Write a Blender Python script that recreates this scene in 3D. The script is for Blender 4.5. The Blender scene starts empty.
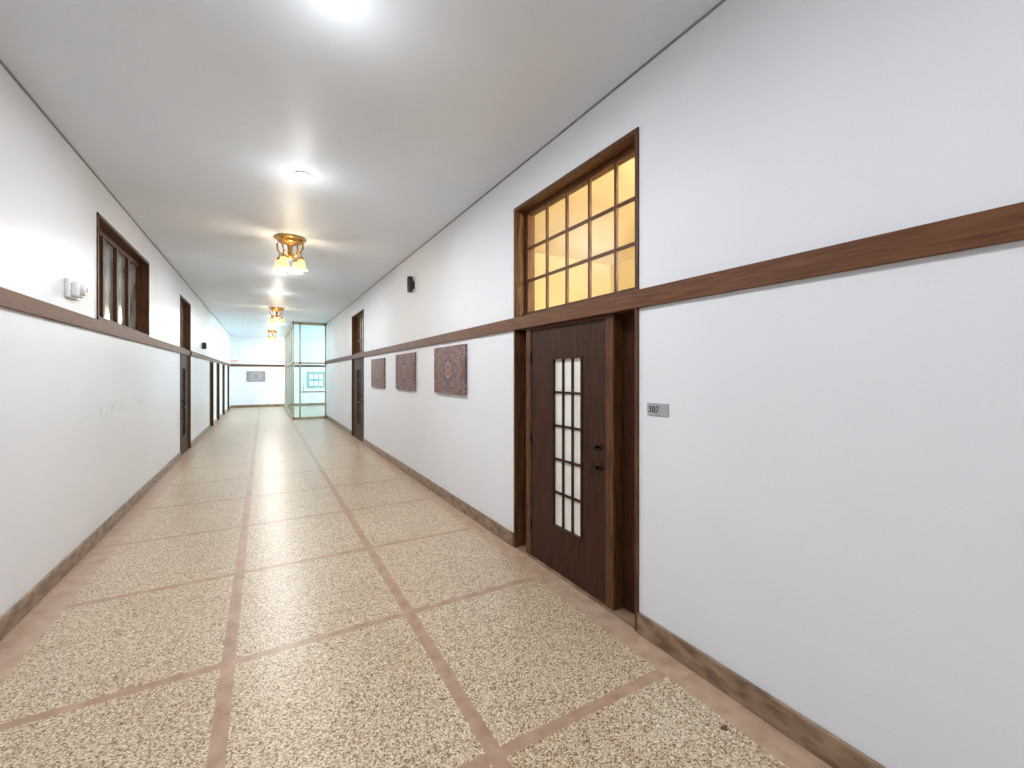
import bpy, bmesh, math, random
from mathutils import Vector, Matrix
random.seed(3)
S = bpy.context.scene
COL = S.collection
XL, XR, CZ = -1.47, 2.15, 3.72
EYE = 1.70
YB, YE = -6.0, 26.4
GY0, GX = 18.3, 0.95
LX = 6.5

# ------------------------------------------------------------ materials
def newmat(name):
    m = bpy.data.materials.new(name); m.use_nodes = True
    nt = m.node_tree
    return m, nt, nt.nodes['Principled BSDF']

def N(nt, t, **k):
    n = nt.nodes.new(t)
    for a, v in k.items(): setattr(n, a, v)
    return n

def ramp(nt, stops, interp='LINEAR'):
    r = N(nt, 'ShaderNodeValToRGB'); cr = r.color_ramp; cr.interpolation = interp
    while len(cr.elements) < len(stops): cr.elements.new(0.5)
    for e, (p, c) in zip(cr.elements, stops):
        e.position = p; e.color = (c[0], c[1], c[2], 1)
    return r

def noisy(name, c1, c2, scale=4, rough=0.5, bump=0.0, detail=4, stretch=(1,1,1), metallic=0, bscale=None, spec=0.5, rvar=0.0, smear_refl=False):
    m, nt, b = newmat(name)
    tc = N(nt, 'ShaderNodeTexCoord'); mp = N(nt, 'ShaderNodeMapping')
    mp.inputs['Scale'].default_value = stretch
    nt.links.new(tc.outputs['Object'], mp.inputs[0])
    no = N(nt, 'ShaderNodeTexNoise'); no.inputs['Scale'].default_value = scale; no.inputs['Detail'].default_value = detail
    nt.links.new(mp.outputs[0], no.inputs['Vector'])
    r = ramp(nt, [(0.35, c1), (0.65, c2)])
    nt.links.new(no.outputs['Fac'], r.inputs[0]); nt.links.new(r.outputs[0], b.inputs['Base Color'])
    b.inputs['Roughness'].default_value = rough; b.inputs['Metallic'].default_value = metallic
    b.inputs['Specular IOR Level'].default_value = spec
    if smear_refl:  # grey smears painted into the wall colour for window-light reflections and scuffs
        L = nt.links.new
        sp = N(nt, 'ShaderNodeSeparateXYZ'); L(tc.outputs['Object'], sp.inputs[0])
        def band(o, c, h):
            a = N(nt, 'ShaderNodeMath', operation='SUBTRACT'); L(o, a.inputs[0]); a.inputs[1].default_value = c
            a2 = N(nt, 'ShaderNodeMath', operation='ABSOLUTE'); L(a.outputs[0], a2.inputs[0])
            mr = N(nt, 'ShaderNodeMapRange'); mr.inputs[1].default_value = h*0.4; mr.inputs[2].default_value = h; mr.inputs[3].default_value = 1; mr.inputs[4].default_value = 0
            L(a2.outputs[0], mr.inputs[0]); return mr.outputs[0]
        bz = band(sp.outputs[2], 1.33, 0.10); by = band(sp.outputs[1], 6.8, 1.3)
        ns = N(nt, 'ShaderNodeTexNoise'); ns.inputs['Scale'].default_value = 11; ns.inputs['Detail'].default_value = 3
        L(tc.outputs['Object'], ns.inputs['Vector'])
        mr = N(nt, 'ShaderNodeMapRange'); mr.inputs[1].default_value = 0.52; mr.inputs[2].default_value = 0.62; L(ns.outputs['Fac'], mr.inputs[0])
        q1 = N(nt, 'ShaderNodeMath', operation='MULTIPLY'); L(bz, q1.inputs[0]); L(by, q1.inputs[1])
        q2 = N(nt, 'ShaderNodeMath', operation='MULTIPLY'); L(q1.outputs[0], q2.inputs[0]); L(mr.outputs[0], q2.inputs[1])
        q3 = N(nt, 'ShaderNodeMath', operation='MULTIPLY'); L(q2.outputs[0], q3.inputs[0]); q3.inputs[1].default_value = 0.4
        mx = N(nt, 'ShaderNodeMix', data_type='RGBA'); L(q3.outputs[0], mx.inputs[0]); L(r.outputs[0], mx.inputs[6]); mx.inputs[7].default_value = (0.45,0.44,0.43,1)
        L(mx.outputs[2], b.inputs['Base Color'])
    if rvar:
        n4 = N(nt, 'ShaderNodeTexNoise'); n4.inputs['Scale'].default_value = 2.2; n4.inputs['Detail'].default_value = 2
        nt.links.new(tc.outputs['Object'], n4.inputs['Vector'])
        mr = N(nt, 'ShaderNodeMapRange'); mr.inputs[1].default_value = 0.3; mr.inputs[2].default_value = 0.7
        mr.inputs[3].default_value = rough-rvar; mr.inputs[4].default_value = rough+rvar
        nt.links.new(n4.outputs['Fac'], mr.inputs[0]); nt.links.new(mr.outputs[0], b.inputs['Roughness'])
    if bump:
        n2 = no
        if bscale:
            n2 = N(nt, 'ShaderNodeTexNoise'); n2.inputs['Scale'].default_value = bscale; n2.inputs['Detail'].default_value = 3
            nt.links.new(tc.outputs['Object'], n2.inputs['Vector'])
        bp = N(nt, 'ShaderNodeBump'); bp.inputs['Strength'].default_value = bump; bp.inputs['Distance'].default_value = 0.01
        nt.links.new(n2.outputs['Fac'], bp.inputs['Height']); nt.links.new(bp.outputs[0], b.inputs['Normal'])
    return m

M_wall = noisy('wall_paint', (0.735,0.752,0.785), (0.76,0.777,0.81), 1.2, 0.6, 0.12, bscale=6, spec=0.3)
M_wallL = noisy('wall_paint_gloss', (0.735,0.752,0.785), (0.755,0.772,0.805), 1.2, 0.34, 0.14, bscale=4, spec=0.5, rvar=0.05, smear_refl=True)
M_ceil = noisy('ceiling_paint', (0.73,0.785,0.85), (0.76,0.815,0.88), 0.8, 0.45, 0.12, bscale=3)
M_dark = noisy('wood_dark', (0.027,0.009,0.0045), (0.058,0.021,0.011), 5, 0.5, stretch=(14,14,1), bump=0.1, spec=0.2)
M_frame = noisy('wood_frame', (0.058,0.022,0.008), (0.13,0.055,0.021), 5, 0.45, stretch=(12,12,1), bump=0.1, spec=0.25)
M_rail = noisy('wood_rail', (0.092,0.034,0.013), (0.160,0.066,0.028), 5, 0.45, stretch=(14,1,14), bump=0.1, spec=0.25)
M_base = noisy('baseboard_marble', (0.13,0.075,0.043), (0.32,0.215,0.14), 7, 0.35, detail=8, stretch=(1,1,2.5))
M_brass = noisy('brass', (0.50,0.30,0.10), (0.62,0.40,0.15), 12, 0.3, metallic=1)
M_bronze = noisy('aged_bronze', (0.03,0.02,0.015), (0.06,0.04,0.03), 12, 0.35, metallic=0.9)
M_white = noisy('white_plastic', (0.8,0.8,0.8), (0.85,0.85,0.84), 8, 0.35)
M_greyp = noisy('grey_plastic', (0.33,0.34,0.36), (0.37,0.38,0.4), 8, 0.4)
M_black = noisy('black_plastic', (0.012,0.012,0.013), (0.02,0.02,0.021), 8, 0.4)
M_alu = noisy('beige_metal', (0.42,0.37,0.27), (0.5,0.45,0.34), 10, 0.35, metallic=0.2)
M_cream = noisy('warm_room_paint', (0.78,0.67,0.42), (0.84,0.73,0.48), 2, 0.6)
M_shade_w = noisy('white_shade', (0.76,0.75,0.68), (0.83,0.82,0.76), 3, 0.5)
M_greyglass = noisy('frosted_grey_glass', (0.13,0.14,0.13), (0.26,0.27,0.255), 3, 0.15)
M_teal = noisy('blue_green_glass', (0.16,0.27,0.28), (0.34,0.46,0.47), 3, 0.1)
M_line = noisy('ceiling_joint', (0.22,0.22,0.23), (0.28,0.28,0.29), 8, 0.6)
M_leaf = noisy('dry_leaf', (0.10,0.05,0.03), (0.2,0.1,0.06), 30, 0.6)

def emis(name, col, st):
    m, nt, b = newmat(name)
    b.inputs['Base Color'].default_value = (*col, 1)
    b.inputs['Emission Color'].default_value = (*col, 1); b.inputs['Emission Strength'].default_value = st
    return m
M_led = emis('led_lens', (1,1,1), 14)
M_amber = emis('amber_glass', (1.0,0.62,0.24), 1.3)
M_bulb = emis('bulb', (1.0,0.85,0.6), 8)
M_red = emis('exit_red', (0.9,0.08,0.06), 1.0)

def glass(name, tint, refl=0.1, k=0.5, rough=0.03):
    m, nt, b = newmat(name)
    nt.nodes.remove(b)
    out = nt.nodes['Material Output']
    tr = N(nt, 'ShaderNodeBsdfTransparent'); tr.inputs[0].default_value = (*tint, 1)
    gl = N(nt, 'ShaderNodeBsdfGlossy'); gl.inputs['Roughness'].default_value = rough
    lw = N(nt, 'ShaderNodeLayerWeight'); lw.inputs[0].default_value = 0.25
    mu = N(nt, 'ShaderNodeMath', operation='MULTIPLY_ADD'); mu.inputs[1].default_value = k; mu.inputs[2].default_value = refl*0.4
    nt.links.new(lw.outputs['Fresnel'], mu.inputs[0])
    mx = N(nt, 'ShaderNodeMixShader')
    nt.links.new(mu.outputs[0], mx.inputs[0]); nt.links.new(tr.outputs[0], mx.inputs[1]); nt.links.new(gl.outputs[0], mx.inputs[2])
    nt.links.new(mx.outputs[0], out.inputs[0])
    return m
M_glass = glass('clear_glass', (0.97,0.96,0.93), 0.02, 0.10, 0.35)
M_tglass = glass('tinted_glass', (0.84,0.96,0.97))

# floor
def floor_mat():
    m, nt, b = newmat('terrazzo_floor'); L = nt.links.new
    tc = N(nt, 'ShaderNodeTexCoord'); sp = N(nt, 'ShaderNodeSeparateXYZ'); L(tc.outputs['Object'], sp.inputs[0])
    def mth(op, a, c=None, d=None):
        n = N(nt, 'ShaderNodeMath', operation=op)
        for i, v in enumerate((a, c, d)):
            if v is None: continue
            if isinstance(v, (int, float)): n.inputs[i].default_value = v
            else: L(v, n.inputs[i])
        return n.outputs[0]
    x, y = sp.outputs[0], sp.outputs[1]
    W = 0.036
    s1 = mth('LESS_THAN', mth('ABSOLUTE', mth('ADD', x, 0.18)), W)
    s2 = mth('LESS_THAN', mth('ABSOLUTE', mth('SUBTRACT', x, 0.90)), W)
    yy = mth('PINGPONG', mth('SUBTRACT', y, 1.70), 0.665)
    s3 = mth('LESS_THAN', yy, W*0.85)
    s4 = mth('GREATER_THAN', x, 1.97); s5 = mth('LESS_THAN', x, -1.25)
    border = mth('MAXIMUM', s4, s5)
    mask = mth('MAXIMUM', mth('MAXIMUM', s1, s2), mth('MAXIMUM', s3, border))
    vo = N(nt, 'ShaderNodeTexVoronoi'); vo.inputs['Scale'].default_value = 145
    L(tc.outputs['Object'], vo.inputs['Vector'])
    se = N(nt, 'ShaderNodeSeparateColor'); L(vo.outputs['Color'], se.inputs[0])
    r = ramp(nt, [(0,(0.15,0.09,0.055)), (0.11,(0.32,0.22,0.14)), (0.29,(0.50,0.395,0.275)), (0.54,(0.62,0.525,0.395)), (0.83,(0.77,0.70,0.585))], 'CONSTANT')
    L(se.outputs[0], r.inputs[0])
    rd = ramp(nt, [(0.0,(1,1,1)), (0.5,(1,1,1)), (0.8,(0.76,0.66,0.54))]); L(vo.outputs['Distance'], rd.inputs[0])
    mm = N(nt, 'ShaderNodeMix', data_type='RGBA', blend_type='MULTIPLY'); mm.inputs[0].default_value = 1
    L(r.outputs[0], mm.inputs[6]); L(rd.outputs[0], mm.inputs[7])
    no = N(nt, 'ShaderNodeTexNoise'); no.inputs['Scale'].default_value = 1.1; no.inputs['Detail'].default_value = 3
    L(tc.outputs['Object'], no.inputs['Vector'])
    rv = ramp(nt, [(0.3,(0.92,0.88,0.82)), (0.7,(1,1,0.98))]); L(no.outputs['Fac'], rv.inputs[0])
    m2 = N(nt, 'ShaderNodeMix', data_type='RGBA', blend_type='MULTIPLY'); m2.inputs[0].default_value = 1
    L(mm.outputs[2], m2.inputs[6]); L(rv.outputs[0], m2.inputs[7])
    n3 = N(nt, 'ShaderNodeTexNoise'); n3.inputs['Scale'].default_value = 9; n3.inputs['Detail'].default_value = 8
    L(tc.outputs['Object'], n3.inputs['Vector'])
    rp = ramp(nt, [(0.3,(0.31,0.185,0.115)), (0.7,(0.44,0.29,0.20))]); L(n3.outputs['Fac'], rp.inputs[0])
    rq = ramp(nt, [(0.3,(0.36,0.235,0.155)), (0.7,(0.51,0.365,0.265))]); L(n3.outputs['Fac'], rq.inputs[0])
    mb = N(nt, 'ShaderNodeMix', data_type='RGBA'); L(border, mb.inputs[0]); L(rp.outputs[0], mb.inputs[6]); L(rq.outputs[0], mb.inputs[7])
    mx = N(nt, 'ShaderNodeMix', data_type='RGBA'); L(mask, mx.inputs[0]); L(m2.outputs[2], mx.inputs[6]); L(mb.outputs[2], mx.inputs[7])
    L(mx.outputs[2], b.inputs['Base Color'])
    rr = mth('MULTIPLY_ADD', no.outputs['Fac'], 0.16, 0.25); L(rr, b.inputs['Roughness'])
    b.inputs['Specular IOR Level'].default_value = 0.48
    return m
M_floor = floor_mat()

def art_mat(name, seed=0, grey=False):
    m, nt, b = newmat(name); L = nt.links.new
    tc = N(nt, 'ShaderNodeTexCoord')
    ab = N(nt, 'ShaderNodeVectorMath', operation='ABSOLUTE'); L(tc.outputs['Object'], ab.inputs[0])
    ln = N(nt, 'ShaderNodeVectorMath', operation='LENGTH'); L(tc.outputs['Object'], ln.inputs[0])
    vo = N(nt, 'ShaderNodeTexVoronoi', feature='F1'); vo.inputs['Scale'].default_value = 18 + seed*4; L(ab.outputs[0], vo.inputs['Vector'])
    v2 = N(nt, 'ShaderNodeTexVoronoi', feature='F1'); v2.inputs['Scale'].default_value = 48; L(ab.outputs[0], v2.inputs['Vector'])
    if grey:
        base = ramp(nt, [(0,(0.3,0.3,0.32)),(0.2,(0.5,0.48,0.5)),(0.4,(0.35,0.35,0.37)),(0.6,(0.5,0.48,0.5))])
    else:
        base = ramp(nt, [(0,(0.80,0.62,0.48)),(0.05,(0.36,0.16,0.11)),(0.10,(0.62,0.52,0.46)),(0.15,(0.19,0.19,0.27)),(0.22,(0.46,0.32,0.26)),(0.26,(0.30,0.24,0.26)),(0.34,(0.42,0.33,0.31)),(0.5,(0.30,0.20,0.18)),(0.6,(0.42,0.36,0.36))])
    L(ln.outputs['Value'], base.inputs[0])
    r = ramp(nt, [(0,(1.0,0.50,0.36)),(0.18,(0.20,0.20,0.32)),(0.36,(1.1,1.02,0.95)),(0.52,(0.36,0.22,0.22)),(0.7,(1.1,0.95,0.86)),(0.9,(0.30,0.34,0.48))])
    L(vo.outputs['Distance'], r.inputs[0])
    r2 = ramp(nt, [(0,(1.1,1.1,1.05)),(0.4,(0.38,0.35,0.40)),(0.7,(1.1,1.05,1.0))]); L(v2.outputs['Distance'], r2.inputs[0])
    m1 = N(nt, 'ShaderNodeMix', data_type='RGBA', blend_type='MULTIPLY'); m1.inputs[0].default_value = 0.5 if grey else 1
    L(base.outputs[0], m1.inputs[6]); L(r.outputs[0], m1.inputs[7])
    m2 = N(nt, 'ShaderNodeMix', data_type='RGBA', blend_type='MULTIPLY'); m2.inputs[0].default_value = 0.4 if grey else 1
    L(m1.outputs[2], m2.inputs[6]); L(r2.outputs[0], m2.inputs[7])
    L(m2.outputs[2], b.inputs['Base Color'])
    b.inputs['Roughness'].default_value = 0.5; b.inputs['Specular IOR Level'].default_value = 0.3
    return m

# ------------------------------------------------------------ mesh helpers
def mesh_obj(name, bm, mat, parent=None, smooth=False, loc=None):
    me = bpy.data.meshes.new(name); bmesh.ops.recalc_face_normals(bm, faces=bm.faces); bm.to_mesh(me); bm.free()
    o = bpy.data.objects.new(name, me); COL.objects.link(o)
    me.materials.append(mat)
    if smooth:
        for p in me.polygons: p.use_smooth = True
    if loc: o.location = loc
    if parent: o.parent = parent
    return o

def addbox(bm, x0, x1, y0, y1, z0, z1):
    x0, x1 = sorted((x0, x1)); y0, y1 = sorted((y0, y1)); z0, z1 = sorted((z0, z1))
    v = [bm.verts.new((x, y, z)) for x in (x0, x1) for y in (y0, y1) for z in (z0, z1)]
    for f in ((0,1,3,2),(4,6,7,5),(0,4,5,1),(2,3,7,6),(0,2,6,4),(1,5,7,3)):
        bm.faces.new([v[i] for i in f])

def boxes(name, lst, mat, parent=None, bevel=0.0):
    bm = bmesh.new()
    for b in lst: addbox(bm, *b)
    o = mesh_obj(name, bm, mat, parent)
    if bevel:
        md = o.modifiers.new('bevel', 'BEVEL'); md.width = bevel; md.segments = 2; md.limit_method = 'ANGLE'
    return o

def empty(name, loc=(0,0,0)):
    e = bpy.data.objects.new(name, None); COL.objects.link(e); e.location = loc; e.empty_display_size = 0.1
    return e

def addlathe(bm, prof, c=(0,0,0), n=24, axis='Z', rot=0, lobes=0, amp=0):
    rings = []
    for r, h in prof:
        ring = []
        for i in range(n):
            a = 2*math.pi*i/n + rot
            rr = r*(1+amp*math.cos(lobes*a))
            p = (rr*math.cos(a), rr*math.sin(a), h)
            if axis == 'X': p = (h, p[0], p[1])
            ring.append(bm.verts.new((c[0]+p[0], c[1]+p[1], c[2]+p[2])))
        rings.append(ring)
    for a, b in zip(rings, rings[1:]):
        for i in range(n):
            bm.faces.new((a[i], a[(i+1) % n], b[(i+1) % n], b[i]))
    return rings

def cap(bm, ring): bm.faces.new(ring)

def tube(bm, pts, r, n=8):
    pts = [Vector(p) for p in pts]; rings = []
    for i, p in enumerate(pts):
        t = (pts[min(i+1, len(pts)-1)] - pts[max(i-1, 0)]).normalized()
        u = t.orthogonal().normalized() if abs(t.z) > 0.95 else t.cross(Vector((0,0,1))).normalized()
        w = t.cross(u)
        rings.append([bm.verts.new(p + r*(math.cos(2*math.pi*k/n)*u + math.sin(2*math.pi*k/n)*w)) for k in range(n)])
    for a, b in zip(rings, rings[1:]):
        for k in range(n): bm.faces.new((a[k], a[(k+1) % n], b[(k+1) % n], b[k]))
    cap(bm, rings[0]); cap(bm, rings[-1])

# ------------------------------------------------------------ room shell
TH = 0.22
boxes('floor', [(XL-TH, LX+0.2, YB-0.2, YE+0.2, -0.1, 0)], M_floor)
boxes('ceiling', [(XL-TH, LX+0.2, YB-0.2, YE+0.2, CZ, CZ+0.1)], M_ceil)

def wall_y(name, xa, xb, y0, y1, openings, mat):
    lst = []; y = y0
    for (a, b_, z0, z1) in sorted(openings):
        lst.append((xa, xb, y, a, 0, CZ))
        if z0 > 0: lst.append((xa, xb, a, b_, 0, z0))
        if z1 < CZ: lst.append((xa, xb, a, b_, z1, CZ))
        y = b_
    lst.append((xa, xb, y, y1, 0, CZ))
    return boxes(name, lst, mat)

TOP = 3.34
R_DOORS = [(2.04, 3.67), (11.05, 12.68)]
L_DOOR = (10.95, 12.35)
L_SMALL = [(16.5, 17.5), (18.8, 19.8), (21.3, 22.3), (24.2, 25.2)]
L_WIN = (5.90, 8.18, 2.26, 3.36)
wall_y('wall_right', XR, XR+TH, YB, GY0, [(a, b, 0, TOP) for a, b in R_DOORS], M_wall)
wall_y('wall_left', XL-TH, XL, YB, YE, [(L_DOOR[0], L_DOOR[1], 0, TOP), L_WIN] + [(a, b, 0, 2.16) for a, b in L_SMALL], M_wallL)
boxes('wall_end', [(XL-TH, LX+0.2, YE, YE+0.2, 0, CZ)], M_wall)
boxes('wall_back', [(XL-TH, XR+TH, YB-0.2, YB, 0, CZ)], M_wall)
boxes('wall_lobby_front', [(XR+TH, LX+0.2, GY0-0.15, GY0, 0, CZ)], M_wall)
# lobby window wall
wy0, wy1, wz0, wz1 = 19.6, 25.4, 0.8, 3.3
wall_y('wall_lobby_side', LX, LX+0.2, GY0, YE, [(wy0, wy1, wz0, wz1)], M_wall)
fr = [(LX+0.05, LX+0.12, wy0, wy1, wz0, wz0+0.06), (LX+0.05, LX+0.12, wy0, wy1, wz1-0.06, wz1), (LX+0.05, LX+0.12, wy0, wy1, 2.4, 2.45)]
for i in range(6):
    yy = wy0 + (wy1-wy0-0.06)*i/5; fr.append((LX+0.05, LX+0.12, yy, yy+0.06, wz0, wz1))
w2 = empty('window_2', (LX+0.08, (wy0+wy1)/2, 0))
def par(o, e):
    o.parent = e; o.matrix_parent_inverse = Matrix.Translation(e.location).inverted()
par(boxes('frame', fr, M_alu), w2)
par(boxes('pane', [(LX+0.08, LX+0.085, wy0, wy1, wz0, wz1)], M_glass), w2)

# joints at ceiling
boxes('trim_1', [(XR-0.012, XR, YB, GY0, CZ-0.010, CZ)], M_line)
boxes('trim_2', [(XL, XL+0.012, YB, YE, CZ-0.010, CZ)], M_line)

def segs(y0, y1, gaps):
    out = []; y = y0
    for a, b in sorted(gaps):
        out.append((y, a)); y = b
    out.append((y, y1)); return out
RZ0, RZ1 = 2.14, 2.26
# chair rails
boxes('trim_3', [(XR-0.028, XR, a, b, RZ0, RZ1) for a, b in segs(YB, GY0-0.06, [])], M_rail, bevel=0.004)
boxes('trim_4', [(XL, XL+0.028, a, b, RZ0, RZ1) for a, b in segs(YB, YE, [L_DOOR])], M_rail, bevel=0.004)
boxes('trim_5', [(XL+0.03, LX, YE-0.024, YE, RZ0, RZ1)], M_rail)
# baseboards
bb = [(XR-0.02, XR, a, b, 0, 0.137) for a, b in segs(YB, GY0-0.06, R_DOORS)]
boxes('baseboard_right', bb, M_base, bevel=0.006)
bb = [(XL, XL+0.02, a, b, 0, 0.137) for a, b in segs(YB, YE, [L_DOOR]+L_SMALL)]
boxes('baseboard_left', bb, M_base, bevel=0.006)
boxes('baseboard_end', [(XL+0.02, LX, YE-0.02, YE, 0, 0.137)], M_base)

# ------------------------------------------------------------ doors
def doorset(name, side, y0, y1, pane_mat, transom_mat, room=None):
    X0 = XR if side > 0 else XL
    e = empty(name, (X0, (y0+y1)/2, 0))
    def B(a, b, w0, w1, z0, z1): return (X0+side*w0, X0+side*w1, a, b, z0, z1)
    def P(o): par(o, e); return o
    k = (y1-y0)/1.63
    ls, le = y0+0.35*k, y0+1.365*k
    P(boxes('jamb_lining', [B(y0, y0+0.03, -0.012, TH, 0, TOP), B(y1-0.03, y1, -0.012, TH, 0, TOP), B(y0+0.03, y1-0.03, -0.012, TH, TOP-0.035, TOP)], M_frame, bevel=0.003))
    P(boxes('frame_posts', [B(ls-0.085, ls-0.004, 0.02, 0.15, 0, RZ0), B(le+0.004, le+0.085, 0.02, 0.15, 0, RZ0), B(ls-0.004, le+0.004, 0.02, 0.15, 2.118, RZ0)], M_frame, bevel=0.004))
    P(boxes('side_panels', [B(y0+0.03, ls-0.085, 0.12, 0.15, 0, RZ0), B(le+0.085, y1-0.03, 0.12, 0.15, 0, RZ0)], M_dark))
    P(boxes('transom_bar', [B(y0+0.03, y1-0.03, 0.001, 0.18, RZ0, RZ1), B(y0+0.03, y1-0.03, 0.08, 0.16, RZ1, 2.31)], M_frame))
    gz0, gz1 = 2.31, 3.27; ga, gb = y0+0.045, y1-0.085
    sash = [B(y0+0.03, ga, 0.10, 0.15, gz0, TOP-0.035), B(gb, y1-0.03, 0.10, 0.15, gz0, TOP-0.035), B(ga, gb, 0.10, 0.15, gz1, TOP-0.035)]
    for i in range(1, 5):
        yy = ga+(gb-ga)*i/5; sash.append(B(yy-0.012, yy+0.012, 0.115, 0.137, gz0, gz1))
    for i in range(1, 3):
        zz = gz0+(gz1-gz0)*i/3; sash.append(B(ga, gb, 0.116, 0.136, zz-0.012, zz+0.012))
    P(boxes('transom_sash', sash, M_frame))
    P(boxes('transom_pane', [B(ga, gb, 0.123, 0.127, gz0, gz1)], transom_mat))
    w0, w1 = 0.03, 0.075
    pa, pb, pz0, pz1 = ls+0.285*k, ls+0.665*k, 0.40, 1.84
    lf = [B(ls, pa, w0, w1, 0.008, 2.115), B(pb, le, w0, w1, 0.008, 2.115), B(pa, pb, w0, w1, 0.008, pz0), B(pa, pb, w0, w1, pz1, 2.115)]
    P(boxes('leaf', lf, M_dark))
    mo = [B(pa-0.015, pa+0.004, w0-0.008, w1, pz0-0.015, pz1+0.015), B(pb-0.004, pb+0.015, w0-0.008, w1, pz0-0.015, pz1+0.015),
          B(pa, pb, w0-0.008, w1, pz0-0.015, pz0+0.004), B(pa, pb, w0-0.008, w1, pz1-0.004, pz1+0.015)]
    for i in (1, 2):
        yy = pa+(pb-pa)*i/3; mo.append(B(yy-0.009, yy+0.009, w0+0.004, w1-0.004, pz0, pz1))
    for i in range(1, 5):
        zz = pz0+(pz1-pz0)*i/5; mo.append(B(pa, pb, w0+0.004, w1-0.004, zz-0.009, zz+0.009))
    P(boxes('muntins', mo, M_dark))
    P(boxes('door_pane', [B(pa, pb, 0.05, 0.056, pz0, pz1)], pane_mat))
    bm = bmesh.new(); hx = X0+side*w0; hy = ls+0.07
    for z, r in ((1.01, 0.03), (1.16, 0.027)):
        rg = addlathe(bm, [(r, 0), (r, -side*0.008), (r*0.8, -side*0.014), (0.012, -side*0.016), (0.012, -side*0.045)], (hx, hy, z), 20, 'X')
        cap(bm, rg[-1])
    tube(bm, [(hx-side*0.045, hy-0.012, 1.01), (hx-side*0.05, hy+0.03, 1.012), (hx-side*0.048, hy+0.115, 1.006)], 0.009)
    addbox(bm, hx-side*0.05, hx-side*0.04, hy-0.008, hy+0.008, 1.14, 1.18)
    P(mesh_obj('handle', bm, M_bronze))
    P(boxes('hinges', [B(le-0.006, le+0.012, 0.016, 0.03, z, z+0.11) for z in (0.25, 1.05, 1.8)], M_bronze))
    P(boxes('threshold', [B(y0+0.03, y1-0.03, 0.0, 0.2, 0, 0.008)], M_base))
    if room:
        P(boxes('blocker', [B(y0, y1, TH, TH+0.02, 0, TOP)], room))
    return e

doorset('door_1', 1, *R_DOORS[0], M_shade_w, M_glass)
doorset('door_2', 1, *R_DOORS[1], M_teal, M_glass, room=M_cream)
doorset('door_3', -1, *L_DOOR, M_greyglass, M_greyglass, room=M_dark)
for i, (a, b) in enumerate(L_SMALL):
    e = empty('door_%d' % (4+i), (XL, (a+b)/2, 0))
    par(boxes('frame', [(XL-TH, XL+0.02, a, a+0.05, 0, 2.16), (XL-TH, XL+0.02, b-0.05, b, 0, 2.16), (XL-TH, XL+0.0, a+0.05, b-0.05, 2.11, 2.16)], M_frame), e)
    par(boxes('leaf', [(XL-0.15, XL-0.10, a+0.05, b-0.05, 0.008, 2.11), (XL-0.10, XL-0.09, a+0.15, b-0.15, 0.2, 0.9), (XL-0.10, XL-0.09, a+0.15, b-0.15, 1.05, 1.95)], M_dark), e)
    bm = bmesh.new(); rg = addlathe(bm, [(0.025, 0), (0.01, 0.02), (0.028, 0.045), (0.02, 0.06)], (XL-0.1, a+0.12, 1.0), 14, 'X'); cap(bm, rg[-1])
    par(mesh_obj('knob', bm, M_bronze), e)

# room behind door 1
ra, rb = 0.3, 5.6
boxes('wall_room', [(XR+TH, 5.2, ra-0.1, ra, 0, CZ), (XR+TH, 5.2, rb, rb+0.1, 0, CZ), (5.2, 5.3, ra-0.1, rb+0.1, 0, CZ)], M_cream)
boxes('ceiling_room', [(XR+TH, 5.2, ra, rb, CZ-0.12, CZ-0.001)], M_cream)

# left window
e = empty('window_1', (XL, (L_WIN[0]+L_WIN[1])/2, 2.8))
a, b, z0, z1 = L_WIN
def B(a, b, w0, w1, z0, z1): return (XL-w0, XL-w1, a, b, z0, z1)
par(boxes('lining', [B(a, a+0.035, -0.012, TH, z0, z1), B(b-0.035, b, -0.012, TH, z0, z1), B(a, b, -0.012, TH, z1-0.035, z1), B(a, b, -0.012, TH, z0, z0+0.03)], M_frame, bevel=0.003), e)
sa = [B(a+.035, a+.09, .10, .15, z0+.03, z1-.035), B(b-.09, b-.035, .10, .15, z0+.03, z1-.035), B(a+.09, b-.09, .10, .15, z0+.03, z0+.09), B(a+.09, b-.09, .10, .15, z1-.10, z1-.035)]
for i in range(1, 4):
    yy = a+.09+(b-a-.18)*i/4; sa.append(B(yy-.035, yy+.035, .09, .15, z0+.09, z1-.10))
par(boxes('sash', sa, M_frame), e)
par(boxes('pane', [B(a+.09, b-.09, .125, .13, z0+.09, z1-.10)], M_greyglass), e)
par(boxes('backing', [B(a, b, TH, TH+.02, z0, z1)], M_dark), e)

# ------------------------------------------------------------ glass partition at lobby
g = empty('glass_partition', (GX, GY0, 0))
f = []
T = 0.055
f += [(GX, XR, GY0-T, GY0, CZ-0.10, CZ), (GX, XR, GY0-T, GY0, 2.12, 2.19), (GX, XR, GY0-T, GY0, 0, 0.09)]
for x in (GX, 1.18, XR-T-0.02): f.append((x, x+T, GY0-T, GY0, 0, CZ))
yend = 25.4
f += [(GX, GX+T, GY0, yend, CZ-0.10, CZ), (GX, GX+T, GY0, yend, 2.12, 2.19), (GX, GX+T, GY0, yend, 0, 0.09)]
nn = 5
for i in range(1, nn+1):
    y = GY0 + (yend-GY0)*i/nn; f.append((GX, GX+T, y-T, y, 0, CZ))
par(boxes('frame', f, M_alu), g)
par(boxes('pane', [(GX, XR, GY0-T/2-.004, GY0-T/2+.004, 0.05, CZ-0.05), (GX+T/2-.004, GX+T/2+.004, GY0, yend, 0.05, CZ-0.05)], M_tglass), g)
bm = bmesh.new(); tube(bm, [(1.32, GY0-T, 1.0), (1.32, GY0-T-.05, 1.0), (1.32, GY0-T-.05, 1.35), (1.32, GY0-T, 1.35)], 0.012)
addbox(bm, 1.235, 2.07, GY0-T-.01, GY0-T, 1.02, 1.08)
par(mesh_obj('pull_handle', bm, M_alu), g)
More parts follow.
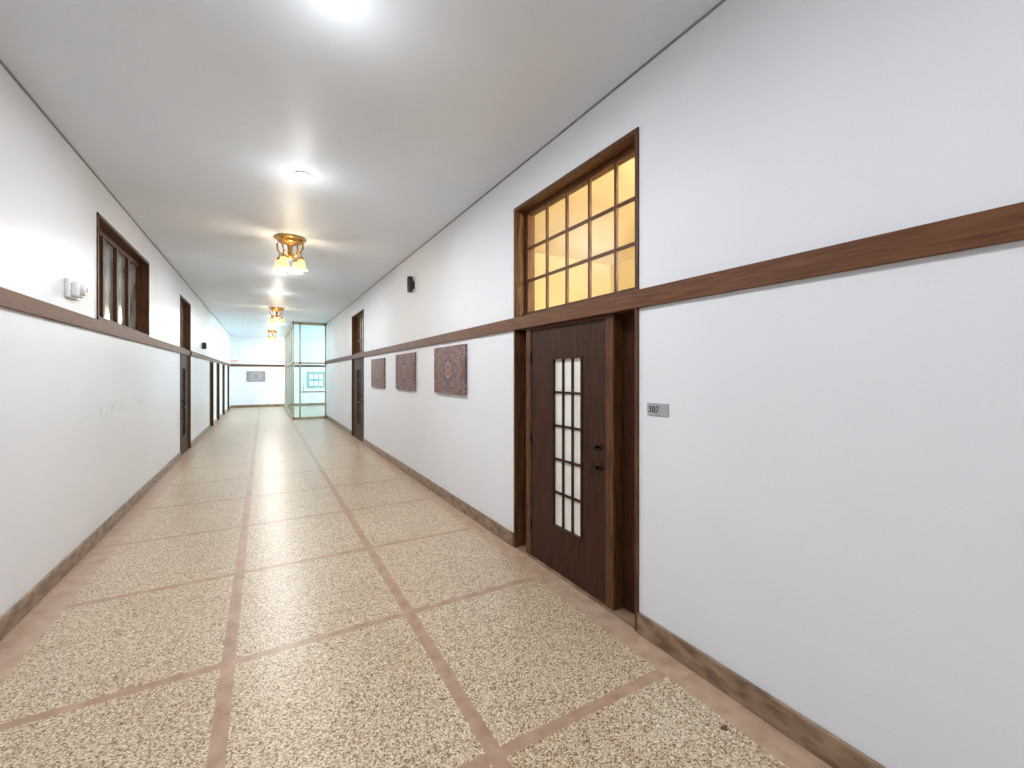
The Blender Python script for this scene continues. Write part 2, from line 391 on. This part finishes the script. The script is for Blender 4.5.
# notice board on the end wall, seen through the partition
nb = empty('notice_board', (2.5, YE-0.03, 1.45))
bx0, bx1, bz0, bz1 = 2.15, 2.95, 1.0, 1.85
par(boxes('board', [(bx0, bx1, YE-0.03, YE-0.004, bz0, bz1)], M_teal), nb)
par(boxes('edge', [(bx0-.03, bx1+.03, YE-0.04, YE-0.004, bz0-.03, bz0), (bx0-.03, bx1+.03, YE-0.04, YE-0.004, bz1, bz1+.03), (bx0-.03, bx0, YE-0.04, YE-0.004, bz0, bz1), (bx1, bx1+.03, YE-0.04, YE-0.004, bz0, bz1)], M_alu), nb)
par(boxes('papers', [(bx0+.08+.24*i, bx0+.26+.24*i, YE-0.034, YE-0.03, z, z+.26) for i in range(3) for z in (1.1, 1.48)], M_white), nb)

# ------------------------------------------------------------ wall items
for i, (a, b, z0, z1) in enumerate([(4.80, 5.88, 1.45, 2.08), (6.82, 7.95, 1.44, 2.07), (8.86, 10.03, 1.43, 2.05)]):
    bm = bmesh.new(); hy, hz = (b-a)/2, (z1-z0)/2
    addbox(bm, -0.02, 0.016, -hy, hy, -hz, hz)
    o = mesh_obj('mandala_painting', bm, art_mat('mandala_art_%d' % i, i), loc=(XR-0.02, (a+b)/2, (z0+z1)/2))
    md = o.modifiers.new('bevel', 'BEVEL'); md.width = 0.004; md.segments = 2
bm = bmesh.new(); addbox(bm, -0.43, 0.43, -0.03, -0.004, -0.28, 0.28)
mesh_obj('framed_picture', bm, art_mat('grey_art', 0, True), loc=(-0.34, YE, 1.63))

sg = empty('room_number_sign', (XR, 1.885, 1.48))
par(boxes('plate', [(XR-0.006, XR, 1.80, 1.968, 1.442, 1.522)], M_greyp, bevel=0.002), sg)
cu = bpy.data.curves.new('digits', 'FONT'); cu.body = '307'; cu.size = 0.06; cu.extrude = 0.0008
to = bpy.data.objects.new('digits', cu); COL.objects.link(to); to.data.materials.append(M_black)
to.rotation_euler = (math.radians(90), 0, math.radians(-90)); to.location = (XR-0.0075, 1.958, 1.462)
par(to, sg)
par(boxes('braille', [(XR-0.0075, XR-0.006, 1.815+0.012*i, 1.819+0.012*i, 1.452, 1.456) for i in range(4)], M_white), sg)

e = empty('wall_speaker', (XR, 6.96, 3.18))
bm = bmesh.new()
rg = addlathe(bm, [(0.03, -0.13), (0.045, -0.12), (0.05, 0.0), (0.045, 0.12), (0.03, 0.13)], (XR-0.065, 6.96, 3.19), 20); cap(bm, rg[0]); cap(bm, rg[-1])
addbox(bm, XR-0.03, XR, 6.92, 7.0, 3.12, 3.24)
par(mesh_obj('body', bm, M_black), e)
bm = bmesh.new(); rg = addlathe(bm, [(0.03, -0.134), (0.03, -0.131)], (XR-0.065, 6.96, 3.19), 16); cap(bm, rg[0])
par(mesh_obj('grille', bm, M_greyp), e)

e = empty('fire_alarm_strobe', (XL, 5.2, 2.45))
par(boxes('back_plate', [(XL, XL+0.03, 5.08, 5.34, 2.37, 2.53)], M_white, bevel=0.008), e)
par(boxes('housing', [(XL+0.03, XL+0.075, 5.12, 5.28, 2.385, 2.515)], M_white, bevel=0.012), e)
bm = bmesh.new(); rg = addlathe(bm, [(0.05, 0), (0.05, 0.03), (0.045, 0.035), (0.03, 0.036)], (XL+0.075, 5.20, 2.45), 24, 'X'); cap(bm, rg[-1])
par(mesh_obj('horn', bm, M_white, smooth=False), e)
bm = bmesh.new(); rg = addlathe(bm, [(0.022, 0.0), (0.022, 0.001)], (XL+0.112, 5.20, 2.45), 24, 'X'); cap(bm, rg[-1])
par(mesh_obj('lens', bm, M_greyp), e)
e = empty('wall_speaker.001', (XL, 14.6, 2.5))
par(boxes('body', [(XL, XL+0.09, 14.55, 14.65, 2.42, 2.6), (XL+0.09, XL+0.1, 14.565, 14.635, 2.44, 2.58)], M_black, bevel=0.008), e)

e = empty('exit_sign', (-1.25, YE, 2.4))
par(boxes('case', [(-1.40, -1.10, YE-0.06, YE, 2.34, 2.52)], M_white, bevel=0.005), e)
cu = bpy.data.curves.new('letters', 'FONT'); cu.body = 'EXIT'; cu.size = 0.13; cu.extrude = 0.002; cu.offset = 0.004
to = bpy.data.objects.new('letters', cu); COL.objects.link(to); to.data.materials.append(M_red)
to.rotation_euler = (math.radians(90), 0, 0); to.location = (-1.39, YE-0.063, 2.385); par(to, e)

bm = bmesh.new()
pts = [(0.022*(1+0.25*math.sin(3*t))*math.cos(t), 0.014*math.sin(t)) for t in [2*math.pi*i/14 for i in range(14)]]
c = bm.verts.new((0, 0, 0.006)); vs = [bm.verts.new((x, y, 0.001+0.004*random.random())) for x, y in pts]
for i in range(14): bm.faces.new((c, vs[i], vs[(i+1) % 14]))
mesh_obj('dry_leaf', bm, M_leaf, loc=(1.92, 1.28, 0))

# ------------------------------------------------------------ lights
CX = 0.34
def led(y, area, pt):
    e = empty('ceiling_downlight', (CX, y, CZ))
    bm = bmesh.new(); addlathe(bm, [(0.075, 0), (0.075, -0.012), (0.06, -0.018), (0.05, -0.018)], (CX, y, CZ), 28)
    par(mesh_obj('ring', bm, M_white), e)
    bm = bmesh.new(); rg = addlathe(bm, [(0.05, -0.016), (0.048, -0.035), (0.038, -0.052), (0.012, -0.062)], (CX, y, CZ), 24); cap(bm, rg[-1])
    par(mesh_obj('lens', bm, M_led, smooth=True), e)
    l = bpy.data.lights.new('lamp', 'AREA'); l.shape = 'DISK'; l.size = 0.3; l.energy = area; l.color = (0.93, 0.965, 1.0)
    o = bpy.data.objects.new('lamp', l); COL.objects.link(o); o.location = (CX, y, CZ-0.085); par(o, e)
    l = bpy.data.lights.new('glow', 'POINT'); l.shadow_soft_size = 0.06; l.energy = pt; l.color = (0.93, 0.965, 1.0)
    o = bpy.data.objects.new('glow', l); COL.objects.link(o); o.location = (CX, y, CZ-0.36); par(o, e)
for y, A, Pn in ((-4.7,44,5), (-2.3,36,5), (0.05,18,6), (2.45,42,5), (4.8,50,5), (9.55,50,5), (12.0,50,5), (17.2,50,5), (19.7,50,5), (24.5,50,5)): led(y, A, Pn)

def chandelier(y):
    e = empty('ceiling_chandelier', (CX, y, CZ)); c = (CX, y, CZ)
    bm = bmesh.new()
    rg = addlathe(bm, [(0.205, 0), (0.215, -0.02), (0.20, -0.035), (0.165, -0.045), (0.16, -0.075), (0.12, -0.09), (0.06, -0.10), (0.035, -0.13), (0.03, -0.22), (0.05, -0.24), (0.055, -0.27), (0.03, -0.30), (0.012, -0.33)], c, 48, lobes=8, amp=0.03)
    cap(bm, rg[-1])
    par(mesh_obj('pan', bm, M_brass, smooth=True), e)
    bm = bmesh.new(); bs = bmesh.new(); bu = bmesh.new()
    for k in range(4):
        a = math.pi/4 + k*math.pi/2 + 0.2; dx, dy = math.cos(a), math.sin(a)
        def q(r, z): return (CX+dx*r, y+dy*r, CZ+z)
        tube(bm, [q(0.03, -0.25), q(0.08, -0.27), q(0.12, -0.23), q(0.15, -0.22), q(0.165, -0.25), q(0.165, -0.30)], 0.011)
        tube(bm, [q(0.17, -0.03), q(0.20, -0.09), q(0.19, -0.17), q(0.16, -0.22)], 0.014)
        addlathe(bm, [(0.02, 0), (0.034, -0.015), (0.034, -0.045), (0.028, -0.05)], q(0.165, -0.28), 16)
        addlathe(bs, [(0.03, 0), (0.045, -0.02), (0.055, -0.06), (0.062, -0.10), (0.085, -0.14), (0.092, -0.15)], q(0.165, -0.325), 28, lobes=7, amp=0.03)
        rg = addlathe(bu, [(0.012, -0.03), (0.028, -0.06), (0.03, -0.08), (0.018, -0.105)], q(0.165, -0.325), 12); cap(bu, rg[-1])
    par(mesh_obj('arms', bm, M_brass, smooth=True), e)
    o = mesh_obj('glass_shades', bs, M_amber, smooth=True); md = o.modifiers.new('s', 'SOLIDIFY'); md.thickness = 0.003; par(o, e)
    par(mesh_obj('bulbs', bu, M_bulb, smooth=True), e)
    l = bpy.data.lights.new('lamp', 'POINT'); l.energy = 26; l.shadow_soft_size = 0.1; l.color = (1.0, 0.86, 0.64)
    o = bpy.data.objects.new('lamp', l); COL.objects.link(o); o.location = (CX, y, CZ-0.56); par(o, e)
for y in (7.12, 14.75, 22.3): chandelier(y)

def arealight(name, loc, rot, sx, sy, en, col):
    l = bpy.data.lights.new(name, 'AREA'); l.shape = 'RECTANGLE'; l.size = sx; l.size_y = sy; l.energy = en; l.color = col
    o = bpy.data.objects.new(name, l); COL.objects.link(o); o.location = loc; o.rotation_euler = rot
    return o
arealight('window_daylight', (LX-0.05, (wy0+wy1)/2, (wz0+wz1)/2), (0, math.radians(90), 0), wz1-wz0, wy1-wy0, 700, (0.80, 0.94, 1.0))
l = bpy.data.lights.new('room_lamp', 'POINT'); l.energy = 270; l.shadow_soft_size = 0.15; l.color = (1, 0.93, 0.76)
o = bpy.data.objects.new('room_lamp', l); COL.objects.link(o); o.location = (3.0, 1.0, 2.9)

w = bpy.data.worlds.new('world'); S.world = w; w.use_nodes = True
nt = w.node_tree; bg = nt.nodes['Background']
sky = nt.nodes.new('ShaderNodeTexSky'); sky.sky_type = 'HOSEK_WILKIE'
sky.sun_direction = (0.3, -0.5, 0.8)
nt.links.new(sky.outputs[0], bg.inputs[0]); bg.inputs[1].default_value = 1.2

# ------------------------------------------------------------ camera
cam = bpy.data.cameras.new('camera'); co = bpy.data.objects.new('camera', cam); COL.objects.link(co)
cam.sensor_fit = 'HORIZONTAL'; cam.sensor_width = 36; cam.lens = 430/1024*36
cam.shift_y = -9/1024
co.location = (0, 0, EYE); co.rotation_euler = (math.radians(90), 0, -math.atan(248.5/430))
cam.clip_start = 0.05
S.camera = co
S.view_settings.view_transform = 'Standard'
S.view_settings.exposure = 0.0
